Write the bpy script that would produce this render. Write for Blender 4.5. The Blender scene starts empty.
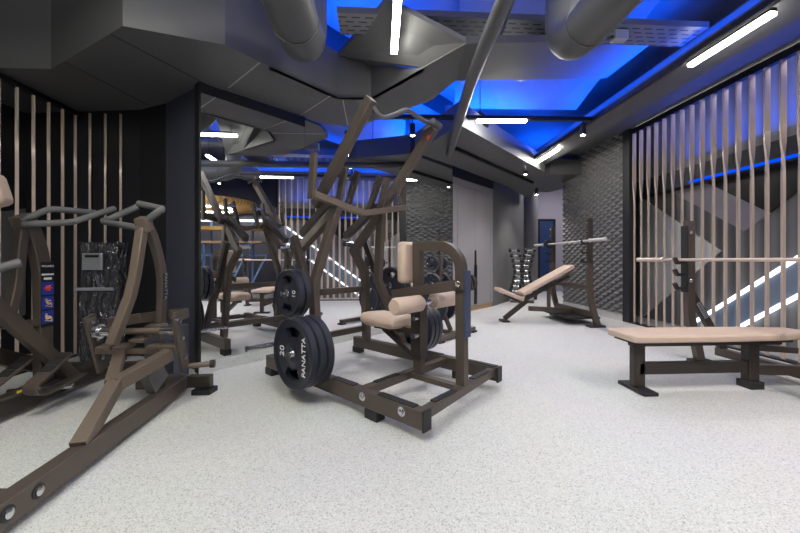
import bpy, bmesh, math, random
from mathutils import Vector, Matrix
random.seed(7)
V = Vector
SC = bpy.context.scene
COL = SC.collection

# ------------------------------------------------------------------ materials
def mat(name, col, rough=0.5, metal=0.0, bump=0.0, bscale=60.0, var=0.0, vscale=8.0, spec=0.5, coat=0.0):
    m = bpy.data.materials.new(name); m.use_nodes = True
    nt = m.node_tree; b = nt.nodes['Principled BSDF']
    b.inputs['Base Color'].default_value = (*col, 1)
    b.inputs['Roughness'].default_value = rough
    b.inputs['Metallic'].default_value = metal
    b.inputs['Specular IOR Level'].default_value = spec
    b.inputs['Coat Weight'].default_value = coat
    tc = nt.nodes.new('ShaderNodeTexCoord')
    if var > 0:
        n = nt.nodes.new('ShaderNodeTexNoise'); n.inputs['Scale'].default_value = vscale
        n.inputs['Detail'].default_value = 4
        r = nt.nodes.new('ShaderNodeValToRGB')
        r.color_ramp.elements[0].position = .3; r.color_ramp.elements[1].position = .7
        r.color_ramp.elements[0].color = (*[c*(1-var) for c in col], 1)
        r.color_ramp.elements[1].color = (*[min(1, c*(1+var)) for c in col], 1)
        nt.links.new(tc.outputs['Object'], n.inputs['Vector'])
        nt.links.new(n.outputs['Fac'], r.inputs['Fac'])
        nt.links.new(r.outputs['Color'], b.inputs['Base Color'])
    if bump > 0:
        n = nt.nodes.new('ShaderNodeTexNoise'); n.inputs['Scale'].default_value = bscale
        bp = nt.nodes.new('ShaderNodeBump'); bp.inputs['Strength'].default_value = bump
        bp.inputs['Distance'].default_value = 0.01
        nt.links.new(tc.outputs['Object'], n.inputs['Vector'])
        nt.links.new(n.outputs['Fac'], bp.inputs['Height'])
        nt.links.new(bp.outputs['Normal'], b.inputs['Normal'])
    return m

def emit(name, col, s):
    m = bpy.data.materials.new(name); m.use_nodes = True
    nt = m.node_tree; nt.nodes.clear()
    e = nt.nodes.new('ShaderNodeEmission'); o = nt.nodes.new('ShaderNodeOutputMaterial')
    e.inputs['Color'].default_value = (*col, 1); e.inputs['Strength'].default_value = s
    nt.links.new(e.outputs[0], o.inputs[0]); return m

def floor_mat():
    m = mat('speckled_rubber', (.5, .5, .5), .62, spec=.3)
    nt = m.node_tree; b = nt.nodes['Principled BSDF']
    tc = nt.nodes.new('ShaderNodeTexCoord')
    v = nt.nodes.new('ShaderNodeTexVoronoi'); v.inputs['Scale'].default_value = 190
    r = nt.nodes.new('ShaderNodeValToRGB'); r.color_ramp.interpolation = 'LINEAR'
    e = r.color_ramp.elements
    e[0].position = 0; e[0].color = (.36, .36, .36, 1)
    e[1].position = .16; e[1].color = (.55, .55, .548, 1)
    for p, c in ((.45, .60), (.75, .64), (1.0, .70)):
        x = e.new(p); x.color = (c, c, c*.99, 1)
    sep = nt.nodes.new('ShaderNodeSeparateColor')
    nt.links.new(tc.outputs['Object'], v.inputs['Vector'])
    nt.links.new(v.outputs['Color'], sep.inputs[0])
    nt.links.new(sep.outputs[0], r.inputs['Fac'])
    n = nt.nodes.new('ShaderNodeTexNoise'); n.inputs['Scale'].default_value = 1.3; n.inputs['Detail'].default_value = 3
    mx = nt.nodes.new('ShaderNodeMix'); mx.data_type = 'RGBA'; mx.blend_type = 'MULTIPLY'
    mx.inputs[0].default_value = .12
    nt.links.new(tc.outputs['Object'], n.inputs['Vector'])
    nt.links.new(r.outputs['Color'], mx.inputs[6]); nt.links.new(n.outputs['Color'], mx.inputs[7])
    nt.links.new(mx.outputs[2], b.inputs['Base Color'])
    bp = nt.nodes.new('ShaderNodeBump'); bp.inputs['Strength'].default_value = .15; bp.inputs['Distance'].default_value = .004
    nt.links.new(v.outputs['Distance'], bp.inputs['Height']); nt.links.new(bp.outputs['Normal'], b.inputs['Normal'])
    return m

def tray_mat():
    m = mat('perforated_steel', (.32, .33, .35), .45, .3)
    nt = m.node_tree; b = nt.nodes['Principled BSDF']
    tc = nt.nodes.new('ShaderNodeTexCoord')
    br = nt.nodes.new('ShaderNodeTexBrick')
    br.inputs['Color1'].default_value = (.015, .015, .02, 1); br.inputs['Color2'].default_value = (.015, .015, .02, 1)
    br.inputs['Mortar'].default_value = (.16, .165, .18, 1)
    br.inputs['Scale'].default_value = 1.0; br.inputs['Mortar Size'].default_value = .021
    br.inputs['Brick Width'].default_value = .11; br.inputs['Row Height'].default_value = .055
    nt.links.new(tc.outputs['Object'], br.inputs['Vector'])
    nt.links.new(br.outputs['Color'], b.inputs['Base Color'])
    return m

def wood_mat():
    m = mat('golden_wood', (.5, .28, .08), .45)
    nt = m.node_tree; b = nt.nodes['Principled BSDF']
    tc = nt.nodes.new('ShaderNodeTexCoord')
    w = nt.nodes.new('ShaderNodeTexWave'); w.inputs['Scale'].default_value = 3; w.inputs['Distortion'].default_value = 6
    w.inputs['Detail'].default_value = 3
    r = nt.nodes.new('ShaderNodeValToRGB')
    r.color_ramp.elements[0].color = (.42, .22, .05, 1); r.color_ramp.elements[1].color = (.68, .42, .13, 1)
    nt.links.new(tc.outputs['Object'], w.inputs['Vector']); nt.links.new(w.outputs['Fac'], r.inputs['Fac'])
    nt.links.new(r.outputs['Color'], b.inputs['Base Color'])
    return m

def plastic_wrap_mat():
    m = mat('plastic_film', (.13, .13, .15), .2, .75, spec=.9, coat=.6)
    nt = m.node_tree; b = nt.nodes['Principled BSDF']
    tc = nt.nodes.new('ShaderNodeTexCoord')
    n = nt.nodes.new('ShaderNodeTexNoise'); n.inputs['Scale'].default_value = 7; n.inputs['Detail'].default_value = 3
    n.inputs['Distortion'].default_value = 1.5
    bp = nt.nodes.new('ShaderNodeBump'); bp.inputs['Strength'].default_value = 1; bp.inputs['Distance'].default_value = .16
    mp = nt.nodes.new('ShaderNodeMapping'); mp.inputs['Scale'].default_value = (1.6, 1.6, .55); mp.inputs['Rotation'].default_value = (0, .35, 0)
    nt.links.new(tc.outputs['Object'], mp.inputs['Vector']); nt.links.new(mp.outputs['Vector'], n.inputs['Vector'])
    nt.links.new(n.outputs['Fac'], bp.inputs['Height']); nt.links.new(bp.outputs['Normal'], b.inputs['Normal'])
    nt.links.new(bp.outputs['Normal'], b.inputs['Coat Normal'])
    return m

def curtain_mat(name, c0, c1, sc):
    m = mat(name, c0, .7)
    nt = m.node_tree; b = nt.nodes['Principled BSDF']
    tc = nt.nodes.new('ShaderNodeTexCoord')
    w = nt.nodes.new('ShaderNodeTexWave'); w.bands_direction = 'Y'; w.inputs['Scale'].default_value = sc
    w.inputs['Distortion'].default_value = 0
    r = nt.nodes.new('ShaderNodeValToRGB')
    r.color_ramp.elements[0].color = (*c0, 1); r.color_ramp.elements[1].color = (*c1, 1)
    nt.links.new(tc.outputs['Object'], w.inputs['Vector']); nt.links.new(w.outputs['Fac'], r.inputs['Fac'])
    nt.links.new(r.outputs['Color'], b.inputs['Base Color'])
    return m

M = {}
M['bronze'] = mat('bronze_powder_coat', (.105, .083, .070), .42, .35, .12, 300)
M['bronze_light'] = mat('light_bronze_powder_coat', (.165, .127, .102), .45, .35, .12, 300)  # lighter tone of the bronze coat
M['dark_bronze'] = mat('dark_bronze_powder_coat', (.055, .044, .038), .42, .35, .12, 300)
M['grey_tube'] = mat('grey_grip', (.13, .13, .135), .55, .1, .3, 500)
M['rubber'] = mat('black_rubber', (.018, .018, .02), .55, 0, .2, 200)
M['plate'] = mat('plate_urethane', (.020, .022, .036), .38, 0, .15, 150)
M['steel'] = mat('chrome_steel', (.62, .62, .64), .25, 1)
M['pad'] = mat('beige_leather', (.60, .455, .365), .5, 0, .25, 350, .05, 4)
M['navy'] = mat('navy_sleeve', (.06, .08, .15), .35, .2)
M['white_print'] = mat('white_print', (.8, .8, .8), .6)
M['wall_dark'] = mat('charcoal_paint', (.016, .017, .022), .55, 0, .1, 80)
M['wall_navy'] = mat('navy_black_panel', (.065, .070, .105), .45, 0, .05, 80)
M['wall_grey'] = mat('grey_plaster', (.15, .15, .152), .6, 0, .25, 40, .12, 2)
M['lilac'] = mat('lilac_plaster', (.34, .32, .37), .7)
M['soffit'] = mat('graphite_panel', (.105, .105, .109), .5, 0, .06, 120)
M['seam'] = mat('seam_aluminium', (.42, .42, .43), .4, .4)
M['slab'] = mat('grey_concrete', (.12, .12, .125), .8, 0, .3, 12, .15, 1.5)
M['strip'] = mat('grey_ceiling_board', (.10, .10, .105), .6)
M['duct'] = mat('grey_duct_paint', (.10, .10, .105), .5, .2, .05, 60)
M['black'] = mat('black_metal', (.012, .012, .014), .4, .2)
M['cabinet'] = mat('mauve_laminate', (.32, .305, .33), .5, 0, .05, 100)
M['slat'] = mat('champagne_bar', (.62, .50, .42), .35, .15)
M['floor'] = floor_mat()
M['tray'] = tray_mat()
M['wood'] = wood_mat()
M['oak'] = mat('oak_plinth', (.46, .31, .17), .5, 0, .1, 60, .12, 10)
M['film'] = plastic_wrap_mat()
M['panel3d'] = mat('grey_relief_panel', (.15, .15, .158), .55)
M['curtain_d'] = curtain_mat('dark_grey_fluting', (.12, .12, .125), (.22, .22, .23), 1.6)
M['curtain_l'] = curtain_mat('light_grey_fluting', (.66, .66, .64), (.80, .80, .78), 1.6)
M['glass_blue'] = mat('pale_blue_panel', (.22, .28, .38), .25)
M['sticker_blue'] = mat('blue_sticker', (.02, .04, .30), .4)
M['sticker_red'] = mat('red_print', (.7, .05, .04), .5)
M['sticker_tan'] = mat('tan_print', (.75, .5, .28), .5)
M['yellow'] = mat('yellow_print', (.75, .55, .03), .5)
M['bar_steel'] = mat('satin_bar_steel', (.72, .72, .74), .38, .55)
M['silver'] = mat('silver_label', (.42, .44, .47), .35, .5)
M['blue_steel'] = mat('blue_painted_steel', (.10, .20, .42), .4, .2)
M['lamp'] = emit('lamp_diffuser', (1, .98, .87), 85)
M['lamp_fill'] = emit('fill_lamp_diffuser', (1, .98, .85), 12)
M['lamp_fill_left'] = emit('left_fill_diffuser', (1, .98, .85), 66)
M['lamp_soft'] = emit('soft_lamp_diffuser', (1, .98, .87), 22)
M['lamp_fill_screen'] = emit('screen_fill_diffuser', (1, .95, .90), 6)
M['led'] = emit('led_white', (.86, .90, 1), 1.8)
M['spot'] = emit('spot_lens', (1, .93, .85), 60)
M['led_blue'] = emit('led_blue', (0, .06, 1), 1.0)
m = bpy.data.materials.new('mirror_silver'); m.use_nodes = True
b = m.node_tree.nodes['Principled BSDF']
b.inputs['Base Color'].default_value = (.84, .85, .86, 1); b.inputs['Metallic'].default_value = 1; b.inputs['Roughness'].default_value = 0.0
M['mirror'] = m

# ------------------------------------------------------------------ mesh builder
class MB:
    def __init__(s): s.v = []; s.f = []
    def add(s, vs, fs):
        n = len(s.v); s.v += [V(p) for p in vs]; s.f += [[i+n for i in f] for f in fs]; return s
    def obox(s, c, ax, ay, az):
        c, ax, ay, az = V(c), V(ax), V(ay), V(az)
        vs = [c+ax*i+ay*j+az*k for k in (-1, 1) for j in (-1, 1) for i in (-1, 1)]
        fs = [[0, 2, 3, 1], [4, 5, 7, 6], [0, 1, 5, 4], [2, 6, 7, 3], [0, 4, 6, 2], [1, 3, 7, 5]]
        if ax.cross(ay).dot(az) < 0: fs = [f[::-1] for f in fs]
        return s.add(vs, fs)
    def box(s, x0, x1, y0, y1, z0, z1):
        return s.obox(((x0+x1)/2, (y0+y1)/2, (z0+z1)/2), (abs(x1-x0)/2, 0, 0), (0, abs(y1-y0)/2, 0), (0, 0, abs(z1-z0)/2))
    def path(s, pts, w, h, up=(0, 0, 1), closed=False):
        # rectangular profile swept along pts, mitred; w across, h along 'up'
        pts = [V(p) for p in pts]; up = V(up); n = len(pts); rings = []
        for i in range(n):
            d0 = (pts[i]-pts[i-1]).normalized() if i > 0 else None
            d1 = (pts[i+1]-pts[i]).normalized() if i < n-1 else None
            if d0 is None: d0 = d1
            if d1 is None: d1 = d0
            t = (d0+d1).normalized(); k = 1/max(.45, t.dot(d1))
            side = d1.cross(up)
            if side.length < 1e-4: side = d1.cross(V((1, 0, 0)))
            side.normalize(); u = side.cross(d1).normalized()
            # mitre: project profile of d1 onto the plane with normal t
            ring = []
            for a, b_ in ((-1, -1), (1, -1), (1, 1), (-1, 1)):
                o = side*(a*w/2)+u*(b_*h/2)
                o = o - d1*(o.dot(t)/max(.3, d1.dot(t)))
                ring.append(pts[i]+o)
            rings.append(ring)
        vs = [p for r in rings for p in r]; fs = []
        for i in range(n-1):
            for j in range(4):
                fs.append([i*4+j, i*4+(j+1) % 4, (i+1)*4+(j+1) % 4, (i+1)*4+j])
        fs.append([3, 2, 1, 0]); e = (n-1)*4; fs.append([e, e+1, e+2, e+3])
        return s.add(vs, fs)
    def bar(s, p, q, w, h, up=(0, 0, 1)): return s.path([p, q], w, h, up)
    def tube(s, pts, r, seg=12, rs=None):
        pts = [V(p) for p in pts]; n = len(pts)
        t0 = (pts[1]-pts[0]).normalized(); a = t0.orthogonal().normalized(); vs = []; prev = t0
        for i in range(n):
            if i == 0: t = t0
            elif i == n-1: t = (pts[i]-pts[i-1]).normalized()
            else: t = ((pts[i]-pts[i-1]).normalized()+(pts[i+1]-pts[i]).normalized()).normalized()
            q = prev.rotation_difference(t); a = q @ a; prev = t; b_ = t.cross(a)
            rr = rs[i] if rs else r
            for j in range(seg):
                an = 2*math.pi*j/seg; vs.append(pts[i]+a*(rr*math.cos(an))+b_*(rr*math.sin(an)))
        fs = []
        for i in range(n-1):
            for j in range(seg):
                k = (j+1) % seg; fs.append([i*seg+j, i*seg+k, (i+1)*seg+k, (i+1)*seg+j])
        fs.append(list(range(seg))[::-1]); fs.append([(n-1)*seg+j for j in range(seg)])
        return s.add(vs, fs)
    def cyl(s, p, q, r, seg=16): return s.tube([p, q], r, seg)
    def lathe(s, p, d, prof, seg=24):
        # prof: list of (distance along d, radius)
        p, d = V(p), V(d).normalized()
        return s.tube([p+d*(x+1e-5*i) for i, (x, r) in enumerate(prof)], 0, seg, [max(1e-4, r) for x, r in prof])
    def prism(s, poly, vec):
        poly = [V(p) for p in poly]; vec = V(vec); n = len(poly)
        nrm = V((0, 0, 0))
        for i in range(n): nrm += poly[i].cross(poly[(i+1) % n])
        if nrm.dot(vec) > 0: poly = poly[::-1]
        vs = poly+[p+vec for p in poly]
        fs = [list(range(n)), [2*n-1-i for i in range(n)]]
        for i in range(n): fs.append([(i+1) % n, i, i+n, (i+1) % n+n])
        return s.add(vs, fs)
    def build(s, name, material, parent=None, bevel=0.0, smooth=True, loc=None):
        me = bpy.data.meshes.new(name)
        o0 = V((0, 0, 0))
        if parent is not None: o0 = wloc(parent)
        elif loc is not None: o0 = V(loc)
        me.from_pydata([p-o0 for p in s.v], [], s.f); me.validate()
        bm = bmesh.new(); bm.from_mesh(me); bmesh.ops.recalc_face_normals(bm, faces=bm.faces); bm.to_mesh(me); bm.free()
        me.materials.append(material)
        o = bpy.data.objects.new(name, me); COL.objects.link(o)
        if parent is not None: o.parent = parent
        elif loc is not None: o.location = loc
        if smooth:
            for p in me.polygons: p.use_smooth = True
            me.set_sharp_from_angle(angle=math.radians(35))
        if bevel > 0:
            bv = o.modifiers.new('bevel', 'BEVEL'); bv.width = bevel; bv.segments = 2; bv.limit_method = 'ANGLE'; bv.angle_limit = math.radians(40)
        return o

def wloc(o):
    l = V(o.location)
    while o.parent is not None:
        o = o.parent; l = l+V(o.location)
    return l

def curve(pts, n=6):
    pts = [V(p) for p in pts]; P = [pts[0]*2-pts[1]]+pts+[pts[-1]*2-pts[-2]]; out = []
    for i in range(1, len(P)-2):
        for k in range(n):
            t = k/n; a, b_, c, d = P[i-1], P[i], P[i+1], P[i+2]
            out.append(.5*((2*b_)+(c-a)*t+(2*a-5*b_+4*c-d)*t*t+(3*b_-a-3*c+d)*t**3))
    out.append(pts[-1]); return out

def tag(o, label, cat=None, group=None, kind=None):
    if label: o['label'] = label
    if cat: o['category'] = cat
    if group: o['group'] = group
    if kind: o['kind'] = kind
    return o
def thing(name, loc, label, cat, group=None):
    o = bpy.data.objects.new(name, None); COL.objects.link(o); o.location = loc; o.empty_display_size = .1
    return tag(o, label, cat, group)
def struct(name, mb, material, bevel=0.0, smooth=False):
    o = mb.build(name, material, bevel=bevel, smooth=smooth); o['kind'] = 'structure'; return o
def copy_tree(o, parent=None):
    c = o.copy(); COL.objects.link(c); c.parent = parent
    for ch in list(o.children): copy_tree(ch, c)
    return c

def text(body, size, material, name, parent, origin, right, up, depth=.0015, align='CENTER'):
    cu = bpy.data.curves.new(name, 'FONT'); cu.body = body; cu.size = size; cu.extrude = depth
    cu.align_x = align; cu.align_y = 'CENTER'
    t = bpy.data.objects.new(name, cu); COL.objects.link(t)
    dg = bpy.context.evaluated_depsgraph_get(); dg.update()
    me = bpy.data.meshes.new_from_object(t.evaluated_get(dg)); bpy.data.objects.remove(t)
    right, up = V(right).normalized(), V(up).normalized(); nn = right.cross(up)
    o0 = wloc(parent)
    mt = Matrix((right, up, nn)).transposed().to_4x4(); mt.translation = V(origin)-o0
    me.transform(mt); me.materials.clear(); me.materials.append(material)
    o = bpy.data.objects.new(name, me); COL.objects.link(o); o.parent = parent
    return o

# ------------------------------------------------------------------ room frame
R2 = math.sqrt(2)
AX, AY = -.99, 3.28
def T(u, v, z):              # machine frame: u runs away from the mirror wall, v along it
    return V((AX+(u+v)/R2, AY+(v-u)/R2, z))
EU = V((1/R2, -1/R2, 0)); EV = V((1/R2, 1/R2, 0)); EZ = V((0, 0, 1))
MA = math.radians(44.5); MD = V((math.sin(MA), math.cos(MA), 0)); MN = V((math.cos(MA), -math.sin(MA), 0))  # along / into room
MP = V((-1.66, 3.31, 0))
def W(s, d, z): return MP+MD*s+MN*d+V((0, 0, z))

# floor, ceiling, walls
struct('floor', MB().box(-7, 10, -6, 15, -.1, 0), M['floor'])
struct('ceiling', MB().box(-7, 10, -6, 15, 3.95, 4.05), M['slab'])
def wall(name, p, q, z0, z1, material, th=.1, flip=False):
    p, q = V((*p, 0)), V((*q, 0)); d = (q-p).normalized(); n = V((-d.y, d.x, 0))*(1 if not flip else -1)
    mb = MB(); mb.prism([p+V((0, 0, z0)), q+V((0, 0, z0)), q+n*th+V((0, 0, z0)), p+n*th+V((0, 0, z0))], (0, 0, z1-z0))
    return struct(name, mb, material)
wall('wall_left', (-3.95, -6), (-3.95, 4.14), 0, 3.95, M['wall_dark'])
wall('wall_left_back', (-3.95, 4.14), (-2.62, 3.98), 0, 3.95, M['wall_dark'])
wall('wall_left_corner', (-2.62, 3.98), (-2.24, 3.80), 0, 3.95, M['wall_dark'])
wall('wall_left_pillar', (-2.24, 3.80), (-1.70, 3.40), 0, 3.95, M['wall_navy'], .06)
S303 = 1.13; SEND = 4.27; SCAB0 = 4.29; SCAB1 = 6.1
mb = MB(); mb.prism([W(0, -.012, 0), W(SEND+.02, -.012, 0), W(SEND+.02, -.1, 0), W(0, -.1, 0)], (0, 0, 3.95)); struct('wall_mirror_side', mb, M['wall_dark'])
mb = MB(); mb.prism([W(SEND+.02, -.1, 2.66), W(SCAB1, -.1, 2.66), W(SCAB1, -.3, 2.66), W(SEND+.02, -.3, 2.66)], (0, 0, 1.29)); struct('wall_above_cabinet', mb, M['wall_dark'])
pE = W(SCAB1+.03, -.14, 0)
wall('wall_back', (pE.x, pE.y), (4.22, 10.0), 0, 3.95, M['wall_grey'], .03)
wall('wall_far', (4.0, 11.5), (9.9, 11.5), 0, 3.95, M['lilac'])
wall('wall_right', (4.32, 5.90), (4.32, 7.74), 0, 3.95, M['wall_dark'], flip=True)
wall('wall_right_end', (4.27, 7.78), (9.9, 7.78), 0, 3.95, M['wall_grey'], flip=True)
wall('wall_rear', (-3.95, -5.9), (9.9, -5.9), 0, 3.95, M['wall_dark'], flip=True)
wall('wall_far_right', (9.9, -5.9), (9.9, 11.5), 0, 3.95, M['wall_dark'], flip=True)
# rubber skirting
mb = MB(); mb.prism([W(0, 0, 0), W(SEND, 0, 0), W(SEND, .012, 0), W(0, .012, 0)], (0, 0, .105)); struct('baseboard_mirror', mb, M['floor'])
struct('baseboard_right', MB().box(4.16, 4.2, 5.62, 7.76, 0, .12), M['floor'])
# mirror panels
mir = thing('wall_mirror', W(2.1, 0, .1), 'large wall mirror behind the pulldown machine, reflecting the gym', 'mirror')
mb = MB(); mb.prism([W(.02, -.011, .105), W(S303, -.011, .105), W(S303, -.005, .105), W(.02, -.005, .105)], (0, 0, 2.49)); mb.build('mirror_pane', M['mirror'], mir, smooth=False)
mb = MB(); mb.prism([W(S303+.003, -.011, .105), W(SEND, -.011, .105), W(SEND, -.005, .105), W(S303+.003, -.005, .105)], (0, 0, 3.5)); mb.build('mirror_pane', M['mirror'], mir, smooth=False)
mb = MB(); mb.prism([W(0, -.012, .105), W(.018, -.012, .105), W(.018, .004, .105), W(0, .004, .105)], (0, 0, 2.49)); mb.build('edge_trim', M['black'], mir, smooth=False)

# ------------------------------------------------------------------ bulkheads (structure)
ZS = 2.69
def P2(l, z): return [V((x, y, z)) for x, y in l]
mb = MB(); mb.prism(P2([(-3.95, 3.2), (-2.82, 3.17), (-1.8, 2.56), (-1.18, 2.74), (-.93, 3.03), (-1.5, 3.47), (-1.70, 3.40), (-2.24, 3.8), (-2.62, 3.98), (-3.95, 4.14)], ZS), (0, 0, 1.25))
struct('trim_1', mb, M['soffit'])
mb = MB(); mb.prism(P2([(-.93, 3.03), (-.42, 3.57), (-.09, 3.55), (.65, 2.62), (.69, 3.17), (.53, 3.57), (-.24, 4.3), (-.43, 4.31), (-.67, 4.26), (-1.5, 3.47)], ZS), (0, 0, .03))
mb.prism([V((-.93, 3.03, ZS)), V((-.42, 3.57, ZS)), V((-.42, 3.57, 3.15)), V((-.93, 3.03, 3.15))], (-.03, .03, 0))
mb.prism([V((-.42, 3.57, ZS)), V((-.09, 3.55, ZS)), V((-.09, 3.55, 3.02)), V((-.42, 3.57, 3.15))], (0, .04, 0))
mb.prism([V((-.09, 3.55, ZS)), V((.36, 2.985, ZS)), V((-.09, 3.55, 3.02))], (.03, .03, 0))
mb.prism([V((.65, 2.62, ZS+.01)), V((.36, 2.985, ZS+.01)), V((-.09, 3.55, 3.02)), V((-.42, 3.57, 3.12)), V((.05, 2.72, 3.06))], (0, 0, .04))
struct('trim_2', mb, M['soffit'])
mb = MB(); mb.prism([V((.65, 2.62, 2.69)), V((2.82, 3.42, 3.30)), V((2.80, 4.18, 3.30)), V((.69, 3.17, 2.69))], (0, 0, .06))
struct('trim_3', mb, M['strip'])
# bulkhead over the cabinet
mb = MB(); mb.prism(P2([(1.0, 4.35), (3.2, 6.62), (4.2, 9.6), (2.9, 7.9), (1.36, 6.3), (.55, 5.50)], 2.75), (0, 0, .3))
struct('trim_4', mb, M['soffit'])
# lit strip along the right side with its raised soffit towards the slat screen
struct('trim_5', MB().box(2.86, 3.24, -3, 6.9, 2.92, 3.0), M['soffit'])
struct('trim_6', MB().box(3.24, 4.34, 2.35, 7.78, 3.24, 3.34), M['soffit'])
struct('trim_7', MB().box(3.2, 3.24, -3, 6.9, 2.98, 3.30), M['soffit'])
mb = MB(); mb.prism(P2([(3.0, 7.4), (3.5, 7.0), (4.15, 7.0), (4.6, 8.2), (4.4, 8.9), (3.6, 8.9)], 2.82), (0, 0, .3))
struct('trim_8', mb, M['soffit'])
# pale reveal joints between the soffit boards
def seam(n, p, q, z=ZS): 
    mb = MB(); mb.bar((p[0], p[1], z-.001), (q[0], q[1], z-.001), .012, .004); return struct(n, mb, M['seam'])
seam('trim_9', (-1.0, 2.97), (-1.44, 3.42)); seam('trim_10', (-.49, 3.52), (-.90, 4.02)); seam('trim_11', (-.38, 3.6), (-.39, 4.27))
mb = MB(); mb.bar((-1.95, 2.66, ZS-.001), (-1.62, 3.36, ZS-.001), .008, .004); mb.bar((-2.6, 3.05, ZS-.001), (-2.45, 3.85, ZS-.001), .008, .004); struct('trim_12', mb, M['black'])
# folded boards hung under the slab, above the mirror and the middle of the room
def board(n, pts, th=.03, m='slab'):
    mb = MB(); mb.prism(pts, (0, 0, th)); return struct(n, mb, M[m])
board('trim_13', [(.8, 3.4, 3.9), (3.0, 3.4, 3.9), (3.0, 5.2, 3.35), (1.2, 5.6, 3.5)])
# round column and far corridor
mb = MB(); mb.cyl((4.40, 10.1, 0), (4.40, 10.1, 3.9), .24, 32); struct('trim_17', mb, M['wall_grey'], smooth=True)
d1 = thing('door_1', (5.58, 11.47, 0), 'dark blue door in the pale far wall past the round column', 'door'); d1['kind'] = 'structure'
MB().box(5.35, 5.83, 11.46, 11.5, 0, 2.36).build('door_leaf', mat('night_blue_door', (.02, .05, .14), .35), d1)
mb = MB(); mb.path([(5.32, 11.46, 0), (5.32, 11.46, 2.4), (5.86, 11.46, 2.4), (5.86, 11.46, 0)], .05, .06, (0, 1, 0)); mb.build('door_frame', M['black'], d1)

# ------------------------------------------------------------------ relief wall panel
def relief():
    y0, y1, z0, z1, x = 5.76, 7.74, .12, 3.24, 4.2
    cw, ch, n = .22, .116, 8
    ny, nz = int((y1-y0)/cw*2*n), int((z1-z0)/ch*n); vs = []; fs = []
    for k in range(nz+1):
        for j in range(ny+1):
            y = y0+(y1-y0)*j/ny; z = z0+(z1-z0)*k/nz
            a, b_ = y/cw, z/ch; h = 0
            for (oa, ob) in ((0, 0), (.5, .5)):
                da = a-oa-round(a-oa); db = b_-ob-round(b_-ob)
                q = abs(da)*2+abs(db)*2
                if q < 1: 
                    h = max(h, (1-q)**.6*(1.0-.75*db*2))
            vs.append((x-.012-.07*h, y, z))
    for k in range(nz):
        for j in range(ny):
            a = k*(ny+1)+j; fs.append([a, a+ny+1, a+ny+2, a+1])
    o = MB().add(vs, fs); return o
rp = thing('relief_panel', (4.2, 6.75, .12), 'grey wall panel with a raised diamond relief beside the slat screen', 'wall panel')
relief().build('relief_face', M['panel3d'], rp)
MB().box(4.19, 4.3, 5.76, 7.76, .12, 3.24).build('backing_board', M['wall_dark'], rp)
MB().box(4.14, 4.22, 5.60, 5.76, 0, 3.24).build('edge_post', M['wall_dark'], rp, .004)

# ------------------------------------------------------------------ slat screens
def slat_mb(p, z0, z1, ang0, ang1, twist=True, w=.05, t=.022):
    mb = MB(); p = V(p); rings = []; N = 22
    for i in range(N+1):
        z = z0+(z1-z0)*i/N
        k = 0 if not twist else min(1, max(0, (z-1.95)/.45)); k = k*k*(3-2*k); a = ang0+(ang1-ang0)*k
        d = V((math.cos(a), math.sin(a), 0)); e = V((-d.y, d.x, 0))
        rings += [p+d*(w/2)*sx+e*(t/2)*sy+V((0, 0, z)) for sx, sy in ((-1, -1), (1, -1), (1, 1), (-1, 1))]
    fs = [[i*4+j, i*4+(j+1) % 4, i*4+4+(j+1) % 4, i*4+4+j] for i in range(N) for j in range(4)]
    fs += [[3, 2, 1, 0], [N*4, N*4+1, N*4+2, N*4+3]]
    return mb.add(rings, fs)
sr = thing('slat_screen', (4.2, 4.1, 0), 'tall screen of champagne metal slats on the right, in front of the glowing diagonal strips', 'screen')
for k in range(21):
    slat_mb((4.2, 5.56-.153*k, 0), .02, 3.14, math.radians(62), math.radians(-20)).build('slat', M['slat'], sr)
MB().box(4.17, 4.23, 2.42, 5.62, 3.14, 3.22).build('top_rail', M['black'], sr)
MB().box(4.15, 4.25, 2.42, 5.62, 0, .02).build('bottom_rail', M['black'], sr)
sl = thing('slat_screen', (-3.34, 2.6, 0), 'screen of thin slats on the left, behind the machine with the blue picture sticker', 'screen')
for k in range(20):
    slat_mb((-3.34, 4.04-.155*k, 0), .02, 2.64, math.radians(60), math.radians(-10), True, .024, .014).build('slat', M['slat'], sl)
for x in (-3.14, -2.98, -2.82):
    slat_mb((x, 3.98, 0), .02, 2.64, math.radians(20), math.radians(80), True, .02, .014).build('slat', M['slat'], sl)
MB().box(-3.37, -3.31, .9, 4.1, 2.64, 2.68).build('top_rail', M['black'], sl)
MB().box(-3.38, -3.3, .9, 4.08, 0, .02).build('bottom_rail', M['black'], sl)

# space behind the right screen
wall('wall_behind_screen', (4.82, 2.3), (4.82, 6.8), 0, 3.95, M['curtain_d'], flip=True)
def wallpoly(pts, x, th=.03): 
    mb = MB(); mb.prism([V((x, y, z)) for y, z in pts], (th, 0, 0)); return mb
tr = wallpoly([(6.12, 2.16), (4.67, 1.18), (6.12, .02)], 4.785).build('triangle_panel', M['curtain_l'], smooth=False)
tag(tr, 'light grey triangular wall panel behind the slats, pointing right', 'wall panel')
vp = wallpoly([(5.5, 2.17), (4.84, 2.17), (4.03, 1.63), (4.34, 1.43)], 4.78).build('slanted_panel', M['lilac'], smooth=False)
tag(vp, 'smooth grey slanted panel behind the slats, above the barbell', 'wall panel')
bpn = wallpoly([(4.84, 2.17), (4.03, 1.63), (3.66, 1.91), (3.0, 2.4), (3.0, 2.17)], 4.77).build('dark_opening_panel', M['black'], smooth=False)
tag(bpn, 'black wall panel behind the slats under the dark beam', 'wall panel')
bg = wallpoly([(5.2, 0.02), (5.05, .10), (3.66, 1.14), (2.4, 2.05), (2.4, 1.6), (3.66, .74), (4.45, .13), (4.55, .02)], 4.78).build('pale_blue_band', M['glass_blue'], smooth=False)
tag(bg, 'pale blue glass band between the two diagonal light strips', 'wall panel')
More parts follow.
